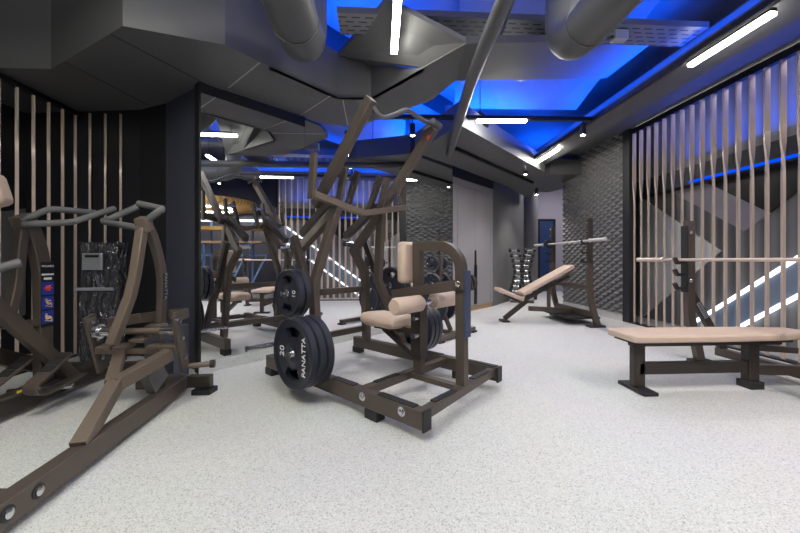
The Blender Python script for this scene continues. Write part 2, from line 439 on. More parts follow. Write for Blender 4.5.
struct('trim_18', MB().box(4.6, 4.82, 2.3, 6.8, 2.17, 2.44), M['wall_dark'])
for nm, (a, b_), lab in (('led_strip', ((5.16, .03), (2.5, 1.98)), 'upper of two diagonal white light strips behind the slats'),
                         ('led_strip', ((4.56, .03), (2.5, 1.55)), 'lower of two diagonal white light strips behind the slats')):
    mb = MB(); mb.bar((4.769, a[0], a[1]), (4.769, b_[0], b_[1]), .025, .045); o = mb.build(nm, M['led'], loc=(4.76, a[0], 0)); tag(o, lab, 'light strip')
o = MB().box(4.57, 4.6, 2.5, 4.95, 2.19, 2.22).build('blue_led_strip', M['led_blue'], loc=(4.52, 3.7, 2.2)); tag(o, 'thin blue light strip behind the right slats under the dark beam', 'light strip')
# left screen: grey sloping panel in the dark
mb = MB(); mb.prism([V((-3.93, 1.6, .9)), V((-3.93, 4.1, 1.62)), V((-3.93, 4.1, .45)), V((-3.93, 3.3, .1)), V((-3.93, 1.6, .1))], (.02, 0, 0)); o = mb.build('sloping_panel', M['wall_grey'], smooth=False)
tag(o, 'dark grey sloping wall panel behind the left slats', 'wall panel')
mb = MB(); mb.bar((-3.868, 2.4, .75), (-3.868, 3.3, .2), .03, .05); o = mb.build('led_strip', M['led'], loc=(-3.86, 2.8, 0)); tag(o, 'short slanted white light strip low behind the left slats', 'light strip')
mb = MB(); mb.prism([V((-3.9, 2.3, .72)), V((-3.9, 3.3, .14)), V((-3.9, 3.3, .02)), V((-3.9, 2.3, .02))], (.02, 0, 0)); o = mb.build('pale_blue_band', M['glass_blue'], smooth=False); tag(o, 'pale blue glass under the light strip behind the left slats', 'wall panel')

# ------------------------------------------------------------------ lamps
def lamp(p, d, L, label, rod=None, group=None, wide=.055, m='lamp'):
    p, d = V(p), V(d).normalized(); t = thing('linear_lamp', p, label, 'lamp', group)
    a, b_ = p-d*L/2, p+d*L/2
    mb = MB(); mb.bar(a+V((0, 0, -.012)), b_+V((0, 0, -.012)), wide, .03); mb.build('diffuser', M[m], t, .004)
    mb = MB(); mb.bar(a+V((0, 0, .016)), b_+V((0, 0, .016)), wide+.004, .026); mb.build('housing', M['black'], t)
    if rod:
        mb = MB()
        for q in (a+d*.08, b_-d*.08): mb.cyl(q+V((0, 0, .02)), q+V((0, 0, rod)), .006, 8)
        mb.build('hanging_rod', M['black'], t)
    return t
lamp((.12, 2.66, 2.83), (0.0, 1, 0), .64, 'white linear lamp hanging end-on near the top centre, beside the big duct', 1.0, m='lamp_soft')
lamp((2.91, 2.78, 2.891), (0, 1, 0), .70, 'bright linear lamp above the right slat screen, largest in view', m='lamp_soft')
lamp((2.93, 6.0, 2.891), (0, 1, 0), .76, 'far linear lamp on the right ceiling strip, near the diamond relief panel')
lamp((1.58, 4.47, 2.87), (1, -.05, 0), .64, 'linear lamp set crosswise on the black track in mid ceiling')
lamp((2.91, .2, 2.891), (0, 1, 0), .70, 'linear lamp on the right ceiling strip, nearest the camera and seen only in the mirror')
lamp((2.91, -2.3, 2.891), (0, 1, 0), .70, 'linear lamp on the right ceiling strip behind the camera, farthest in the mirror')
lamp((1.65, 2.04, 2.87), (1, 0, 0), .75, 'linear lamp set crosswise above the top of view, reflected in the left of the mirror', .9, m='lamp_soft')
for x, y, lab in ((-1.6, .9, 'added long fill lamp over the left machines, just outside the view'), (-.1, .9, 'added long fill lamp above the camera, nearest the big duct'), (1.1, .5, 'added long fill lamp above the camera, right of the big duct'),
                  (-.7, -1.2, 'added long fill lamp behind the camera on the left'), (1.2, -1.2, 'added long fill lamp behind the camera on the right')):
    lamp((x, y, 3.05), (0, 1, 0), 1.3, lab, .9, wide=.12, m='lamp_fill_left' if x < 0 else 'lamp_fill')  # unseen fill lamps, added to light the floor evenly

lamp((4.285, 4.1, 3.211), (0, 1, 0), 3.0, 'added long fill lamp hidden under the soffit behind the top rail of the right slat screen', wide=.04, m='lamp_fill_screen')  # added lamp, out of sight, brightens the wall behind the slats
# tracks
def strip(name, p, q, w, h, m, label, cat):
    mb = MB(); mb.bar(p, q, w, h); o = mb.build(name, M[m], loc=(V(p)+V(q))/2); tag(o, label, cat); return o
strip('lighting_track', (2.8, -2.5, 2.90), (2.8, 6.9, 2.90), .045, .05, 'black', 'black lighting track running the length of the right ceiling strip', 'track')
strip('lighting_track', (.1, 4.52, 2.90), (2.77, 4.45, 2.90), .045, .05, 'black', 'black lighting track crossing the middle of the ceiling', 'track')
strip('lighting_track', (1.13, 5.2, 2.72), (3.3, 7.4, 2.72), .04, .05, 'black', 'black lighting track under the bulkhead above the tall cabinet', 'track')
def spot(p, label, top=.12, watt=70):
    p = V(p); t = thing('spotlight', p, label, 'spotlight')
    mb = MB(); mb.cyl(p, p+V((0, 0, .15)), .035, 16); mb.build('body', M['black'], t)
    mb = MB(); mb.cyl(p+V((0, 0, -.004)), p+V((0, 0, .004)), .026, 16); mb.build('lens', M['spot'], t)
    mb = MB(); mb.cyl(p+V((0, 0, .15)), p+V((0, 0, .15+top)), .008, 8); mb.build('stem', M['black'], t)
    l = bpy.data.lights.new('spot_beam', 'SPOT'); l.energy = watt; l.spot_size = 2.0; l.spot_blend = .8; l.shadow_soft_size = .03; l.color = (1, .95, .9)
    lo = bpy.data.objects.new('spot_beam', l); COL.objects.link(lo); lo.location = p+V((0, 0, -.01))
spot((2.66, 4.45, 2.69), 'small black spotlight at the right end of the cross track', .04)
spot((2.8, 6.6, 2.70), 'small black spotlight at the far end of the right track', .03)
spot((.42, 4.51, 2.66), 'small black spotlight on the cross track above the machine handles', .08)
spot((3.75, 8.2, 2.62), 'small black spotlight under the faceted bulkhead before the corridor', .05)
for x, y, lab in ((2.8, .9, 'small black spotlight on the right track beside the trampolines'), (2.8, 1.6, 'small black spotlight on the right track at the end of the slat screen')):
    spot((x, y, 2.70), lab, .03)

# ------------------------------------------------------------------ ducts and pipes
def duct(name, label, pts, r, collar=True):
    t = thing(name, pts[len(pts)//2], label, 'duct')
    mb = MB(); mb.tube(pts, r, 32); mb.build('duct_tube', M['duct'], t)
    if collar:
        d = (V(pts[-1])-V(pts[-2])).normalized()
    return t
def elbow(p0, p1, up, r, n=8):
    # straight from p0 to p1 and then a quarter bend towards 'up'
    p0, p1, up = V(p0), V(p1), V(up); d = (p1-p0).normalized(); c = p1+up*r; out = [p0, p1]
    for i in range(1, n+1):
        a = math.pi/2*i/n; out.append(c-up*(r*math.cos(a))+d*(r*math.sin(a)))
    return out
t = duct('ventilation_duct', 'large grey round ventilation duct hanging at the top left of centre', elbow((-.62, -1.5, 2.77), (-.60, 2.66, 2.75), (0, 0, 1), .22)+[(-.60, 2.88, 3.9)], .165)
mb = MB(); mb.cyl((-.60, 2.52, 2.75), (-.60, 2.555, 2.75), .172, 32); mb.build('joint_collar', M['duct'], t)
t = duct('ventilation_duct', 'grey round ventilation duct at the upper right, left of the long bright lamp', elbow((1.36, -1.5, 2.58), (1.35, 2.28, 2.58), (0, 0, 1), .19)+[(1.35, 2.47, 3.9)], .14)
mb = MB(); mb.cyl((1.35, 2.20, 2.58), (1.35, 2.235, 2.58), .148, 32); mb.build('joint_collar', M['duct'], t)
mb = MB(); mb.tube(curve([(.70, 1.6, 2.53), (.73, 2.1, 2.57), (.80, 3.1, 2.60), (.98, 4.6, 2.66), (1.08, 5.35, 2.70), (1.09, 5.5, 2.80), (1.09, 5.52, 3.1), (1.09, 5.52, 3.5)]), .052, 16)
o = mb.build('ceiling_pipe', M['duct'], loc=(.9, 4, 2.7)); tag(o, 'slim grey pipe running diagonally overhead towards the cabinet', 'pipe')
mb = MB(); mb.tube([(-.3, 2.42, 3.03), (3.2, 2.42, 3.0)], .028, 12); o = mb.build('conduit_pipe', M['duct'], loc=(1.5, 2.42, 3)); tag(o, 'thin grey conduit crossing above the cable trays', 'pipe')
mb = MB(); mb.tube([(1.0, 1.9, 3.2), (1.02, 3.2, 2.86), (1.02, 3.2, 2.98)], .012, 8); o = mb.build('hanger_rod', M['duct'], loc=(1.0, 2.5, 3)); tag(o, 'thin grey hanger rod slanting beside the slim pipe', 'rod')
# ducts behind the camera, seen in the mirror
t = duct('ventilation_duct', 'dark grey duct with an elbow under the blue ceiling, seen only in the mirror', elbow((3.9, .7, 3.05), (2.4, .7, 3.05), (0, 1, 0), .25), .17)
t = duct('ventilation_duct', 'long thin grey duct seen in the mirror above the trampolines', elbow((1.6, 3.9, 3.15), (1.65, .6, 3.2), (0, 0, 1), .3), .07)

tr = thing('cable_tray', (.9, 3.0, 3.05), 'perforated steel cable tray along the top, left of the slim pipe to the right wall', 'cable tray')
for (x0, x1, y0, y1) in ((-.35, 2.84, 2.87, 3.14),):
    mb = MB(); mb.box(x0, x1, y0, y1, 3.06, 3.065); mb.build('tray_base', M['tray'], tr, smooth=False)
    mb = MB(); mb.box(x0, x1, y0-.004, y0, 3.06, 3.11); mb.box(x0, x1, y1, y1+.004, 3.06, 3.11); mb.build('tray_side', M['duct'], tr, smooth=False)
for x, lab in ((.42, 'small grey junction box on the cable tray beside the hanging lamp'), (2.1, 'small grey junction box on the cable tray near the right duct')):
    t = thing('junction_box', (x, 2.96, 2.97), lab, 'junction box')
    MB().box(x-.06, x+.06, 2.92, 3.0, 2.975, 3.055).build('box', M['silver'], t, .006)
    mb = MB(); mb.tube(curve([(x-.06, 2.96, 3.01), (x-.12, 2.95, 2.99), (x-.16, 2.96, 3.06)]), .012, 8); mb.build('cable', M['black'], t)
t = thing('pendant_speaker', (1.42, 4.9, 2.98), 'black round pendant speaker above the crosswise lamp', 'speaker')
mb = MB(); mb.lathe((1.42, 4.9, 2.92), (0, 0, 1), [(0, .01), (0, .10), (.03, .13), (.12, .12), (.2, .07), (.24, .02)]); mb.build('shell', M['black'], t)
mb = MB(); mb.cyl((1.42, 4.9, 3.14), (1.42, 4.9, 3.85), .006, 8); mb.build('cord', M['black'], t)

# ------------------------------------------------------------------ weight plates
def plate_mb(R, th, c, ax, up, holes=2):
    c, ax, up = V(c), V(ax).normalized(), V(up).normalized(); sd = ax.cross(up).normalized()
    k = R/.225
    rr = [.026*k, .045*k, .055*k, .085*k, .10*k, .12*k, .15*k, .168*k, .185*k, .195*k, .215*k, R]
    hz = [.46, .46, .36, .34, .34, .34, .34, .34, .34, .46, .5, .38]
    N = 48; nr = len(rr)
    def hole(i, j):
        if holes == 0 or not (4 <= i <= 6): return False
        a = (j+.5)/N*360
        for h0 in range(holes):
            ctr = 90+360/holes*h0
            if abs((a-ctr+180) % 360-180) < 27: return True
        return False
    def pt(i, j, s):
        a = 2*math.pi*j/N; return c+sd*(rr[i]*math.cos(a))+up*(rr[i]*math.sin(a))+ax*(s*hz[i]*th)
    vs = []; idx = {}
    for s in (1, -1):
        for i in range(nr):
            for j in range(N): idx[(i, j, s)] = len(vs); vs.append(pt(i, j, s))
    fs = []
    for i in range(nr-1):
        for j in range(N):
            jn = (j+1) % N
            if hole(i, j): continue
            fs.append([idx[(i, j, 1)], idx[(i+1, j, 1)], idx[(i+1, jn, 1)], idx[(i, jn, 1)]])
            fs.append([idx[(i, j, -1)], idx[(i, jn, -1)], idx[(i+1, jn, -1)], idx[(i+1, j, -1)]])
            if i+1 < nr-1 and hole(i+1, j): fs.append([idx[(i+1, j, 1)], idx[(i+1, j, -1)], idx[(i+1, jn, -1)], idx[(i+1, jn, 1)]])
            if i > 0 and hole(i-1, j): fs.append([idx[(i, j, 1)], idx[(i, jn, 1)], idx[(i, jn, -1)], idx[(i, j, -1)]])
            for dj, je in ((-1, j), (1, jn)):
                if hole(i, (j+dj) % N) is True: fs.append([idx[(i, je, 1)], idx[(i+1, je, 1)], idx[(i+1, je, -1)], idx[(i, je, -1)]])
    for j in range(N):
        jn = (j+1) % N
        fs.append([idx[(nr-1, j, 1)], idx[(nr-1, j, -1)], idx[(nr-1, jn, -1)], idx[(nr-1, jn, 1)]])
        fs.append([idx[(0, j, 1)], idx[(0, jn, 1)], idx[(0, jn, -1)], idx[(0, j, -1)]])
    # holes were walled from both sides where neighbours are solid
    return MB().add(vs, fs)
def plate(R, th, c, ax, label, up=(0, 0, 1), num=None, brand=None, group=None, holes=2, roll=0):
    ax = V(ax).normalized(); up = Matrix.Rotation(roll, 3, ax) @ V(up)
    t = thing('weight_plate', c, label, 'weight plate', group)
    dsc = plate_mb(R, th, c, ax, up, holes).build('disc', M['plate'], t)
    mb = MB(); mb.lathe(V(c)-ax*th*.47, ax, [(0, R*.17), (th*.94, R*.17)], 24)
    mb.build('hub_ring', M['steel'], dsc)
    rt = up.cross(ax).normalized()
    if num: text(num, R*.32, M['white_print'], 'number', dsc, V(c)+ax*(th*.365)-rt*(R*.52)*num_side, up, -rt, .002)
    if brand: text(brand, R*.24, M['white_print'], 'lettering', dsc, V(c)+ax*(th*.365)+rt*(R*.58), up, -rt, .002)
    return t
num_side = 1

# ------------------------------------------------------------------ pulldown machine (centre)
def pulldown():
    t = thing('pulldown_machine', T(.9, .53, 0), 'bronze plate-loaded pulldown machine with beige seat, centre of the room before the mirror', 'gym machine')
    B, D = M['bronze'], M['dark_bronze']
    mb = MB()
    for v, ue in ((0, 1.78), (1.05, 1.72)): mb.bar(T(-.05, v, .12), T(ue, v, .12), .07, .11)
    mb.bar(T(1.735, .035, .135), T(1.67, 1.02, .135), .06, .06)
    mb.bar(T(1.20, .035, .135), T(1.20, 1.035, .135), .06, .06)
    mb.bar(T(1.23, .535, .135), T(1.715, .535, .135), .06, .04)
    mb.bar(T(.15, .06, .30), T(.15, 1.01, .30), .05, .06)
    mb.bar(T(.2, .10, .74), T(.2, .97, .74), .05, .06)
    mb.build('base_frame', B, t, .004)
    for v in (0, 1.05):
        for u in (0.0, 1.35):
            mb = MB(); mb.obox(T(u, v, .033), EU*.06, EV*.04, EZ*.033); mb.build('rubber_foot', M['rubber'], t, .006)
        mb = MB(); mb.obox(T(1.783 if v == 0 else 1.723, v, .118), EU*.008, EV*.038, EZ*.062); mb.build('end_cap', M['rubber'], t, .003)
        for (u0, u1) in ((.93, 1.16), (1.40, 1.70)):
            mb = MB(); mb.obox(T((u0+u1)/2, v, .178), EU*((u1-u0)/2), EV*.027, EZ*.004); mb.build('grip_strip', M['rubber'], t)
        s = -1 if v == 0 else 1
        for u in (1.27, 1.62):
            mb = MB(); mb.lathe(T(u, v+s*.035, .135), EV*s, [(0, .03), (.004, .03), (.005, .017), (.018, .017), (.022, .008)], 12); mb.build('bolt', M['steel'], t)
    for v0, v1 in ((.15, .40), (.68, .93)):
        for u in (1.745, 1.20):
            if u == 1.20 and v0 > .5: continue
            mb = MB(); mb.obox(T(u if u < 1.5 else 1.735-.066*(v0+v1)/2, (v0+v1)/2, .168), EU*.022, EV*((v1-v0)/2), EZ*.004); mb.build('grip_strip', M['rubber'], t)
    # rear posts: upright, kink, then lean forward
    for (v0, v1, v2, s) in ((.05, .14, .27, -1), (1.02, .92, .80, 1)):
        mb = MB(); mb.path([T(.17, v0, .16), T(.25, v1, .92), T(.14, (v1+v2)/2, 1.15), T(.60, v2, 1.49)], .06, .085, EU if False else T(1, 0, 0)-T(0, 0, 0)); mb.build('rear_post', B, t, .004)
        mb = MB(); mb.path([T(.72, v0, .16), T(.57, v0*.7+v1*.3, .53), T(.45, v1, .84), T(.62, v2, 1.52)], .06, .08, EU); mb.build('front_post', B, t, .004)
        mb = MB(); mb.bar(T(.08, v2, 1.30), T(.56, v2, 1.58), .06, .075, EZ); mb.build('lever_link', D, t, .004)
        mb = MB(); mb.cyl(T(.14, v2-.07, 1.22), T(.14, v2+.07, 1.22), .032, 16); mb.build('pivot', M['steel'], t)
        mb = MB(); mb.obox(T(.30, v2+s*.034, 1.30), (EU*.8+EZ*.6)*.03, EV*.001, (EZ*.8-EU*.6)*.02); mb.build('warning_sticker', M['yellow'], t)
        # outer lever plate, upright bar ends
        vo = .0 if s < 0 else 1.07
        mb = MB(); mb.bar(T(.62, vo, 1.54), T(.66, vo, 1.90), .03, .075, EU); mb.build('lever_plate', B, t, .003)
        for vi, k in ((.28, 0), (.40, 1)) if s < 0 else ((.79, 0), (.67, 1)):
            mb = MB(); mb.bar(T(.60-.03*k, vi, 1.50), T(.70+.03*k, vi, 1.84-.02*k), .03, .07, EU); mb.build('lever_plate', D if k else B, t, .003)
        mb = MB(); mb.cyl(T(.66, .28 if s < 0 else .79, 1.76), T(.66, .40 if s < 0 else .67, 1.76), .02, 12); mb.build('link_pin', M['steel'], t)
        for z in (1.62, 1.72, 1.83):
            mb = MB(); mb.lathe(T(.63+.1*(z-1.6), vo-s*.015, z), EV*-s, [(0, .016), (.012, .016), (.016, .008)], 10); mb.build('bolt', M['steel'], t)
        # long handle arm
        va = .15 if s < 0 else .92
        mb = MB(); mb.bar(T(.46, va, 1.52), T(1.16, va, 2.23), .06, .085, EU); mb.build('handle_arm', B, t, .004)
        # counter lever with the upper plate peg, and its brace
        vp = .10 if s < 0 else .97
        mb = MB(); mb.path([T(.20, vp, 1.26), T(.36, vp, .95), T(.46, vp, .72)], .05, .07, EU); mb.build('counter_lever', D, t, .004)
        mb = MB(); mb.cyl(T(.46, vp, .78), T(.46, vp+s*.27, .78), .020, 16); mb.build('plate_peg', M['steel'], t)
        vb = .04 if s < 0 else 1.03
        mb = MB(); mb.cyl(T(.73, vb, .365), T(.73, vb+s*.32, .365), .022, 16); mb.build('plate_peg', M['steel'], t)
        mb = MB(); mb.cyl(T(.06, vb, .29), T(.06, vb+s*.30, .29), .020, 16); mb.cyl(T(.06, vb+s*.29, .29), T(.06, vb+s*.31, .29), .026, 16); mb.build('storage_peg', M['steel'], t)
    # yoke: bent flat tube joining the two lever plates
    mb = MB(); mb.path([T(.62, .0, 1.585), T(.64, .40, 1.50), T(.66, .53, 1.475), T(.68, .66, 1.50), T(.68, 1.07, 1.585)], .06, .055, EZ); mb.build('yoke', M['bronze_light'], t, .004)
    # bent handle bar with end knobs
    hb = curve([T(1.15, .15, 2.21), T(1.15, .21, 2.15), T(1.15, .29, 2.135), T(1.15, .42, 2.20), T(1.15, .55, 2.275), T(1.15, .66, 2.275), T(1.15, .80, 2.26), T(1.15, .94, 2.27)])
    mb = MB(); mb.tube(hb, .02, 14); mb.build('handle_bar', M['grey_tube'], t)
    mb = MB(); mb.tube([T(1.15, .91, 2.29), T(1.15, 1.02, 2.27)], .034, 14); mb.tube([T(1.15, .93, 2.28), T(1.13, .80, 2.20)], .016, 10); mb.build('hand_grip', M['grey_tube'], t)
    mb = MB(); mb.obox(T(1.12, .888, 2.15), (EU+EZ)*.012, EV*.003, (EZ-EU)*.009); mb.build('warning_sticker', M['sticker_red'], t)
    # arch with chest pad
    arch = [T(1.30, .535, .16), T(1.29, .535, 1.155), T(1.50, .535, 1.155)]
    for i in range(1, 9):
        a = math.pi/2*i/8; arch.append(T(1.50+.185*math.sin(a), .535, .97+.185*math.cos(a)))
    arch.append(T(1.69, .535, .16))
    mb = MB(); mb.path(arch, .075, .075, EV if False else (EU+EZ*1.0001)); 
    mb = MB()
    # sweep in the u-z plane, width along v
    def sweep(pts, w, h):
        n = len(pts); vs = []
        for i in range(n):
            d0 = (pts[i]-pts[i-1]).normalized() if i else (pts[1]-pts[0]).normalized()
            d1 = (pts[i+1]-pts[i]).normalized() if i < n-1 else d0
            tt = (d0+d1).normalized(); nn = tt.cross(EV).normalized(); k = 1/max(.5, tt.dot(d1))
            for a, b_ in ((-1, -1), (1, -1), (1, 1), (-1, 1)): vs.append(pts[i]+EV*(a*w/2)+nn*(b_*h/2*k))
        fs = [[i*4+j, i*4+(j+1) % 4, i*4+4+(j+1) % 4, i*4+4+j] for i in range(n-1) for j in range(4)]
        fs += [[3, 2, 1, 0], [(n-1)*4+q for q in range(4)]]
        return MB().add(vs, fs)
    sweep(arch, .062, .07).build('arch_post', B, t, .003)
    mb = MB(); mb.obox(T(1.195, .535, 1.03), EU*.042, EV*.11, EZ*.165); mb.build('chest_pad', M['pad'], t, .03)
    mb = MB(); mb.obox(T(1.733, .535, .74), EU*.010, EV*.034, EZ*.235); mb.build('sliding_sleeve', M['navy'], t, .004)
    mb = MB(); mb.obox(T(1.30, .535, .50), EU*.048, EV*.048, EZ*.22); mb.build('seat_sleeve', D, t, .004)
    mb = MB(); mb.cyl(T(1.32, .48, .60), T(1.32, .44, .60), .02, 12); mb.cyl(T(1.32, .48, .47), T(1.32, .43, .47), .024, 12); mb.build('adjusting_knob', M['steel'], t)
    # seat and its arm
    sp = []
    for du, w, top in ((-.25, .10, .05), (-.15, .15, .062), (0, .16, .058), (.12, .17, .06), (.20, .16, .05)): sp.append((du, w, top))
    mb = MB(); n = 12; vs = []
    for du, w, top in sp:
        for j in range(n):
            a = 2*math.pi*j/n; x = math.copysign(abs(math.cos(a))**.5, math.cos(a))*w; z = math.copysign(abs(math.sin(a))**.6, math.sin(a))*top*(.9)
            vs.append(T(.96+du, .535+x, .545+z))
    fs = [[i*n+j, i*n+(j+1) % n, i*n+n+(j+1) % n, i*n+n+j] for i in range(len(sp)-1) for j in range(n)]+[list(range(n))[::-1], [(len(sp)-1)*n+j for j in range(n)]]
    mb.add(vs, fs); so = mb.build('seat', M['pad'], t, .02)
    mb = MB(); mb.bar(T(.82, .535, .485), T(1.27, .535, .485), .06, .05); mb.bar(T(.92, .535, .47), T(1.25, .535, .30), .05, .045); mb.build('seat_arm', D, t, .004)
    # thigh rollers and bracket
    br = V(T(1.72, .535, .88)-T(1.05, .535, .75)).normalized()
    mb = MB(); mb.bar(T(1.06, .48, .765), T(1.74, .48, .885), .012, .075, EZ); mb.bar(T(1.06, .59, .765), T(1.74, .59, .885), .012, .075, EZ); mb.build('roller_bracket', B, t, .003)
    for v0, v1 in ((.16, .46), (.61, .91)):
        mb = MB(); mb.lathe(T(1.375, v0, .725), EV, [(0, .02), (0, .05), (.02, .062), (v1-v0-.02, .062), (v1-v0, .05), (v1-v0, .02)], 24); mb.build('thigh_roller', M['pad'], t)
    mb = MB(); mb.cyl(T(1.375, .46, .725), T(1.375, .61, .725), .02, 12); mb.build('roller_axle', M['steel'], t)
    mb = MB(); mb.lathe(T(1.69, .60, .885), EV, [(0, .015), (.03, .015), (.03, .05), (.05, .06), (.07, .05), (.07, .01)], 16); mb.build('locking_wheel', D, t)
    mb = MB(); mb.lathe(T(1.70, .47, .88), EV*-1, [(0, .02), (.015, .02), (.02, .01)], 12); mb.build('bolt', M['steel'], t)
    return t
pulldown()
for v, lab, num, br in ((-.215, 'outermost black 20 plate on the lower left peg of the pulldown machine', '20', 'PANATTA'), (-.145, 'middle black plate on the lower left peg of the pulldown machine', None, None), (-.075, 'innermost black plate on the lower left peg of the pulldown machine', None, None)):
    plate(.262, .062, T(.73, v, .365), -EV, lab, num=num, brand=br)
for v, lab, num in ((-.10, 'outer black 10 plate on the upper left peg of the pulldown machine', '10'), (-.04, 'inner black plate on the upper left peg of the pulldown machine', None)):
    num_side = -1
    plate(.195, .052, T(.46, v, .78), -EV, lab, num=num)
num_side = 1
for k, lab in enumerate(('innermost black plate on the lower right peg behind the beige seat', 'middle black plate on the lower right peg behind the beige seat', 'outermost black plate on the lower right peg, on the mirror side of the beige seat')):
    plate(.262, .062, T(.73, 1.145+.07*k, .365), EV, lab)
for k, lab in enumerate(('inner black plate on the upper right peg behind the pulldown seat', 'outer black plate on the upper right peg behind the pulldown seat')):
    plate(.195, .052, T(.46, 1.11+.06*k, .78), EV, lab)

# ------------------------------------------------------------------ plate tree behind the pulldown
def plate_tree():
    c = V((1.05, 4.72, 0)); t = thing('plate_tree', c, 'bronze weight plate tree between the beige chest pad and the mirror', 'plate tree')
    a = V((.66, .71, 0)).normalized(); b_ = V((-a.y, a.x, 0))
    mb = MB(); mb.bar(c-a*.46+EZ*.05, c+a*.46+EZ*.05, .08, .06); mb.bar(c+EZ*.05, c+b_*.6+EZ*.05, .07, .05); mb.bar(c+b_*.6-a*.2+EZ*.05, c+b_*.6+a*.2+EZ*.05, .07, .05); mb.build('base', M['bronze'], t, .004)
    for s in (-1, 1):
        mb = MB(); mb.obox(c+a*(.44*s)+EZ*.012, a*.05, b_*.05, EZ*.012); mb.build('rubber_foot', M['rubber'], t)
    q = c+b_*.32
    mb = MB(); mb.path([c+b_*.55+EZ*.07, q+EZ*.55, q-b_*.05+EZ*1.12], .07, .07, a); mb.build('post', M['bronze'], t, .004)
    mb = MB(); mb.bar(c+b_*.1+EZ*.08, q+EZ*.5, .05, .05, a); mb.build('brace', M['bronze'], t, .004)
    spec = []
    for z, R in ((1.0, .10), (.72, .14), (.42, .24)):
        mb = MB(); mb.cyl(q+EZ*z-a*.28, q+EZ*z+a*.28, .018, 12); mb.build('plate_peg', M['steel'], t)
        for s in (-1, 1): spec.append((R, q+EZ*z+a*(s*.12), a*s, z, s))
    for R, p, ax, z, s in spec:
        plate(R, .06, p, ax, '%s black plate on the %s side of the plate tree beside the chest pad' % ({1.0: 'smallest, topmost', .72: 'middle', .42: 'largest, lowest'}[z], 'camera' if s < 0 else 'cabinet'))
plate_tree()

